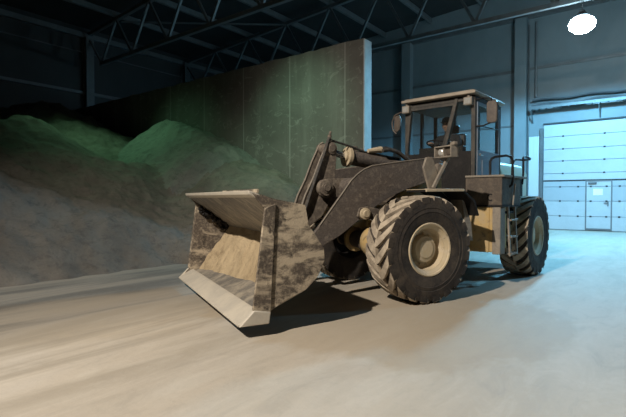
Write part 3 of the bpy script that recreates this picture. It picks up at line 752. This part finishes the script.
mr = part('side_mirror', MB().prism_x([(-1.02, 2.80), (-.95, 2.74), (-.88, 2.80), (-.86, 3.0), (-.9, 3.08), (-1.0, 3.06)], 1.38, 1.43), M['mirror'], L, RM, .012)
part('mirror_arm', MB().tube([(1.45, -.70, 3.1), (1.44, -.86, 3.12), (1.42, -1.0, 3.08), (1.41, -1.06, 2.95), (1.41, -1.04, 2.8), (1.41, -.96, 2.72)], .016, 8), M['mirror'], mr, RM, 0)
# inside: seat, steering column, dashboard
st = part('seat', MB().box(.62, 1.08, -.36, .16, 1.98, 2.09).box(.66, 1.0, -.28, .08, 1.53, 1.98).prism([(.62, 2.05), (.74, 2.05), (.66, 2.62), (.56, 2.62)], -.36, .16), M['seat'], L, RM @ Matrix.Translation((0, -.05, .09)), .03)
part('headrest', MB().prism([(.58, 2.64), (.66, 2.64), (.63, 2.80), (.56, 2.80)], -.22, .02), M['seat'], st, RM @ Matrix.Translation((0, -.05, .09)), .02)
sc_ = part('steering_column', MB().tube([(1.42, -.1, 1.62), (1.32, -.1, 2.30)], .05, 12).box(1.30, 1.45, -.4, .45, 2.12, 2.34), M['black'], L, RM @ Matrix.Translation((0, -.05, .05)), .01)
c = Vector((1.305, -.1, 2.38)); n_ = Vector((-.25, 0, 1)).normalized(); e1 = Vector((0, 1, 0)); e2 = n_.cross(e1)
ring = [c + (e1 * math.cos(2 * PI * k / 28) + e2 * math.sin(2 * PI * k / 28)) * .19 for k in range(29)]
part('steering_wheel', MB().tube(ring, .014, 8, False).bar(c - e1 * .18, c + e1 * .18, .02, .02).bar(c, c + e2 * .18, .02, .02).tube([c, c - n_ * .1], .02, 8), M['black'], sc_, RM @ Matrix.Translation((0, -.05, .09)), 0)
part('control_lever', MB().tube([(1.2, .28, 1.9), (1.18, .3, 2.38)], .014, 8).tube([(1.18, .3, 2.36), (1.178, .302, 2.44)], .028, 10), M['black'], L, RM, 0)

# ------------------------------------------------------------------ driver
def skinned(name, pts, edges, radii, root, mats, frame, sub=2):
    me = bpy.data.meshes.new(name); me.from_pydata(pts, edges, [])
    o = bpy.data.objects.new(name, me); COL.objects.link(o)
    sk = o.modifiers.new('skin', 'SKIN'); sk.use_smooth_shade = True
    for i, r in enumerate(radii):
        d = me.skin_vertices[0].data[i]; d.radius = r if isinstance(r, tuple) else (r, r); d.use_root = (i == root)
    ss = o.modifiers.new('sub', 'SUBSURF'); ss.levels = sub; ss.render_levels = sub
    dg = bpy.context.evaluated_depsgraph_get()
    m2 = bpy.data.meshes.new_from_object(o.evaluated_get(dg))
    m2.name = name
    COL.objects.unlink(o); bpy.data.objects.remove(o)
    for m in mats: m2.materials.append(m)
    return m2
P = []; E = []; R = []
def V_(p, r, par=None):
    P.append(p); R.append(r)
    if par is not None: E.append((par, len(P) - 1))
    return len(P) - 1
cy = -.1
pel = V_((.80, cy, 2.15), (.13, .16)); ab = V_((.79, cy, 2.30), (.12, .145), pel); chx = V_((.81, cy, 2.47), (.125, .17), ab)
nb = V_((.84, cy, 2.60), (.075, .085), chx); nk = V_((.865, cy, 2.66), .052, nb)
h1 = V_((.905, cy, 2.725), (.075, .07), nk); h2 = V_((.905, cy, 2.80), (.098, .078), h1); h3 = V_((.90, cy, 2.875), (.07, .06), h2)
hands = []
for s in (1, -1):
    hip = V_((.86, cy + s * .11, 2.14), .09, pel); kn = V_((1.24, cy + s * .16, 2.15), .07, hip); an = V_((1.30, cy + s * .16, 1.74), .045, kn)
    he = V_((1.28, cy + s * .16, 1.67), .042, an); V_((1.42, cy + s * .17, 1.655), .035, he)
    sh = V_((.83, cy + s * .195, 2.53), .068, chx); el = V_((.93, cy + s * .26, 2.33), .05, sh); wr = V_((1.14, cy + s * .19, 2.40), .033, el)
    pm = V_((1.20, cy + s * .175, 2.415), (.02, .036), wr)
    hands.append((s, pm))
    for q, (oy, ln) in enumerate(((.030, .062), (.010, .070), (-.010, .066), (-.030, .052))):
        a = V_((1.235, cy + s * (.175 + oy), 2.42), .0095, pm)
        b = V_((1.235 + ln * .5, cy + s * (.175 + oy), 2.41), .009, a)
        V_((1.235 + ln * .75, cy + s * (.175 + oy), 2.385), .008, b)
    a = V_((1.20, cy + s * .135, 2.405), .011, pm); V_((1.225, cy + s * .115, 2.39), .010, a)
nose = V_((1.005, cy, 2.785), .014, h2)
for s in (1, -1): V_((.90, cy + s * .085, 2.785), (.022, .012), h2)
me = skinned('person', P, E, R, pel, [M['cloth'], M['skin']], RM)
for p in me.polygons:
    c = p.center
    p.material_index = 1 if (c.z > 2.665 or (c.x > 1.15 and c.z > 2.35)) else 0
    p.use_smooth = True
inv = Matrix.Translation((.80, cy, 2.0)); LIFT = Matrix.Translation((0, -.05, .09))
me.transform(inv.inverted())
pr = link('person', me, None, RM @ LIFT @ inv)
tag(pr, 'person in dark jacket and cap seated behind the steering wheel of the loader', 'person')
mb = MB()
prof = [(0, .125), (.05, .118), (.085, .09), (.102, .045), (.106, .0), (.10, -.005)]
mb.lathe(prof, 24)
for i, (x, y, z) in enumerate(mb.v): mb.v[i] = (x * 1.05, z * .88, y)
mb.add([(.08, -.07, .0), (.08, .07, .0), (.165, .055, -.012), (.165, -.055, -.012), (.08, -.07, .012), (.08, .07, .012), (.165, .055, .0), (.165, -.055, .0)],
       [(0, 3, 2, 1), (4, 5, 6, 7), (2, 3, 7, 6), (0, 1, 5, 4), (1, 2, 6, 5), (3, 0, 4, 7)])
part('cap', mb, M['hair'], pr, RM @ LIFT @ Matrix.Translation((.902, cy, 2.815)), 0)
for s in (1, -1):
    part('eye', MB().lathe([(0, .011), (.008, .008), (.011, 0), (.008, -.008), (0, -.011)], 10), M['black'], pr, RM @ LIFT @ Matrix.Translation((.99, cy + s * .032, 2.80)), 0)
part('mouth', MB().box(-.006, .006, -.024, .024, -.005, .005), M['brown'], pr, RM @ LIFT @ Matrix.Translation((.975, cy, 2.728)), .002)

# ------------------------------------------------------------------ light
def lamp(name, typ, loc, energy, color, target=None, size=.3, cone=None, blend=.5):
    d = bpy.data.lights.new(name, typ); d.energy = energy; d.color = color
    if typ == 'SPOT':
        d.spot_size = math.radians(cone); d.spot_blend = blend
    d.shadow_soft_size = size
    o = bpy.data.objects.new(name, d); COL.objects.link(o); o.location = loc
    if target: o.rotation_euler = (Vector(target) - Vector(loc)).to_track_quat('-Z', 'Y').to_euler()
    return o
def rp(u, v, z): return tuple(ROOM @ Vector((-u, v, z)))
lamp('key_floodlight', 'SPOT', (-6.4, -2.8, 10.0), 11500, (1, .91, .79), (.9, 3.9, 0), .13, 94, .9)
lamp('blue_hall_lamp', 'SPOT', rp(LU, LV, LH - .5), 5400, (.18, .61, .96), rp(LU, LV, 0), .3, 172, .25)
lamp('blue_side_lamp', 'SPOT', rp(-5.2, 14.8, 8.4), 3700, (.23, .62, .98), rp(-2.0, 16.0, 0), .4, 122, .7)
lamp('green_lamp', 'SPOT', rp(7.6, 6.0, 9.0), 1700, (.45, 1, .66), rp(9.2, 11.0, 2.7), .3, 46, 1.0)
lamp('green_lamp', 'SPOT', rp(16.6, 7.6, 9.2), 900, (.38, 1, .54), rp(15.0, 8.3, 3.5), .3, 76, 1.0)

w = bpy.data.worlds.new('hall_world'); scene.world = w; w.use_nodes = True
w.node_tree.nodes['Background'].inputs['Color'].default_value = (.02, .03, .04, 1)
w.node_tree.nodes['Background'].inputs['Strength'].default_value = .05

# ------------------------------------------------------------------ camera
cd = bpy.data.cameras.new('camera'); cam = bpy.data.objects.new('camera', cd); COL.objects.link(cam)
cd.sensor_width = 36; cd.lens = 455 / 626 * 36; cd.clip_start = .05; cd.clip_end = 200
cam.location = (0, 0, 1.46); cam.rotation_euler = (math.radians(90) - math.atan(10.5 / 455), 0, 0)
scene.camera = cam
vs_ = scene.view_settings; scene.display_settings.display_device = 'sRGB'
vs_.view_transform = 'Standard'; vs_.look = 'None'; vs_.exposure = 0; vs_.gamma = 1; vs_.use_curve_mapping = False
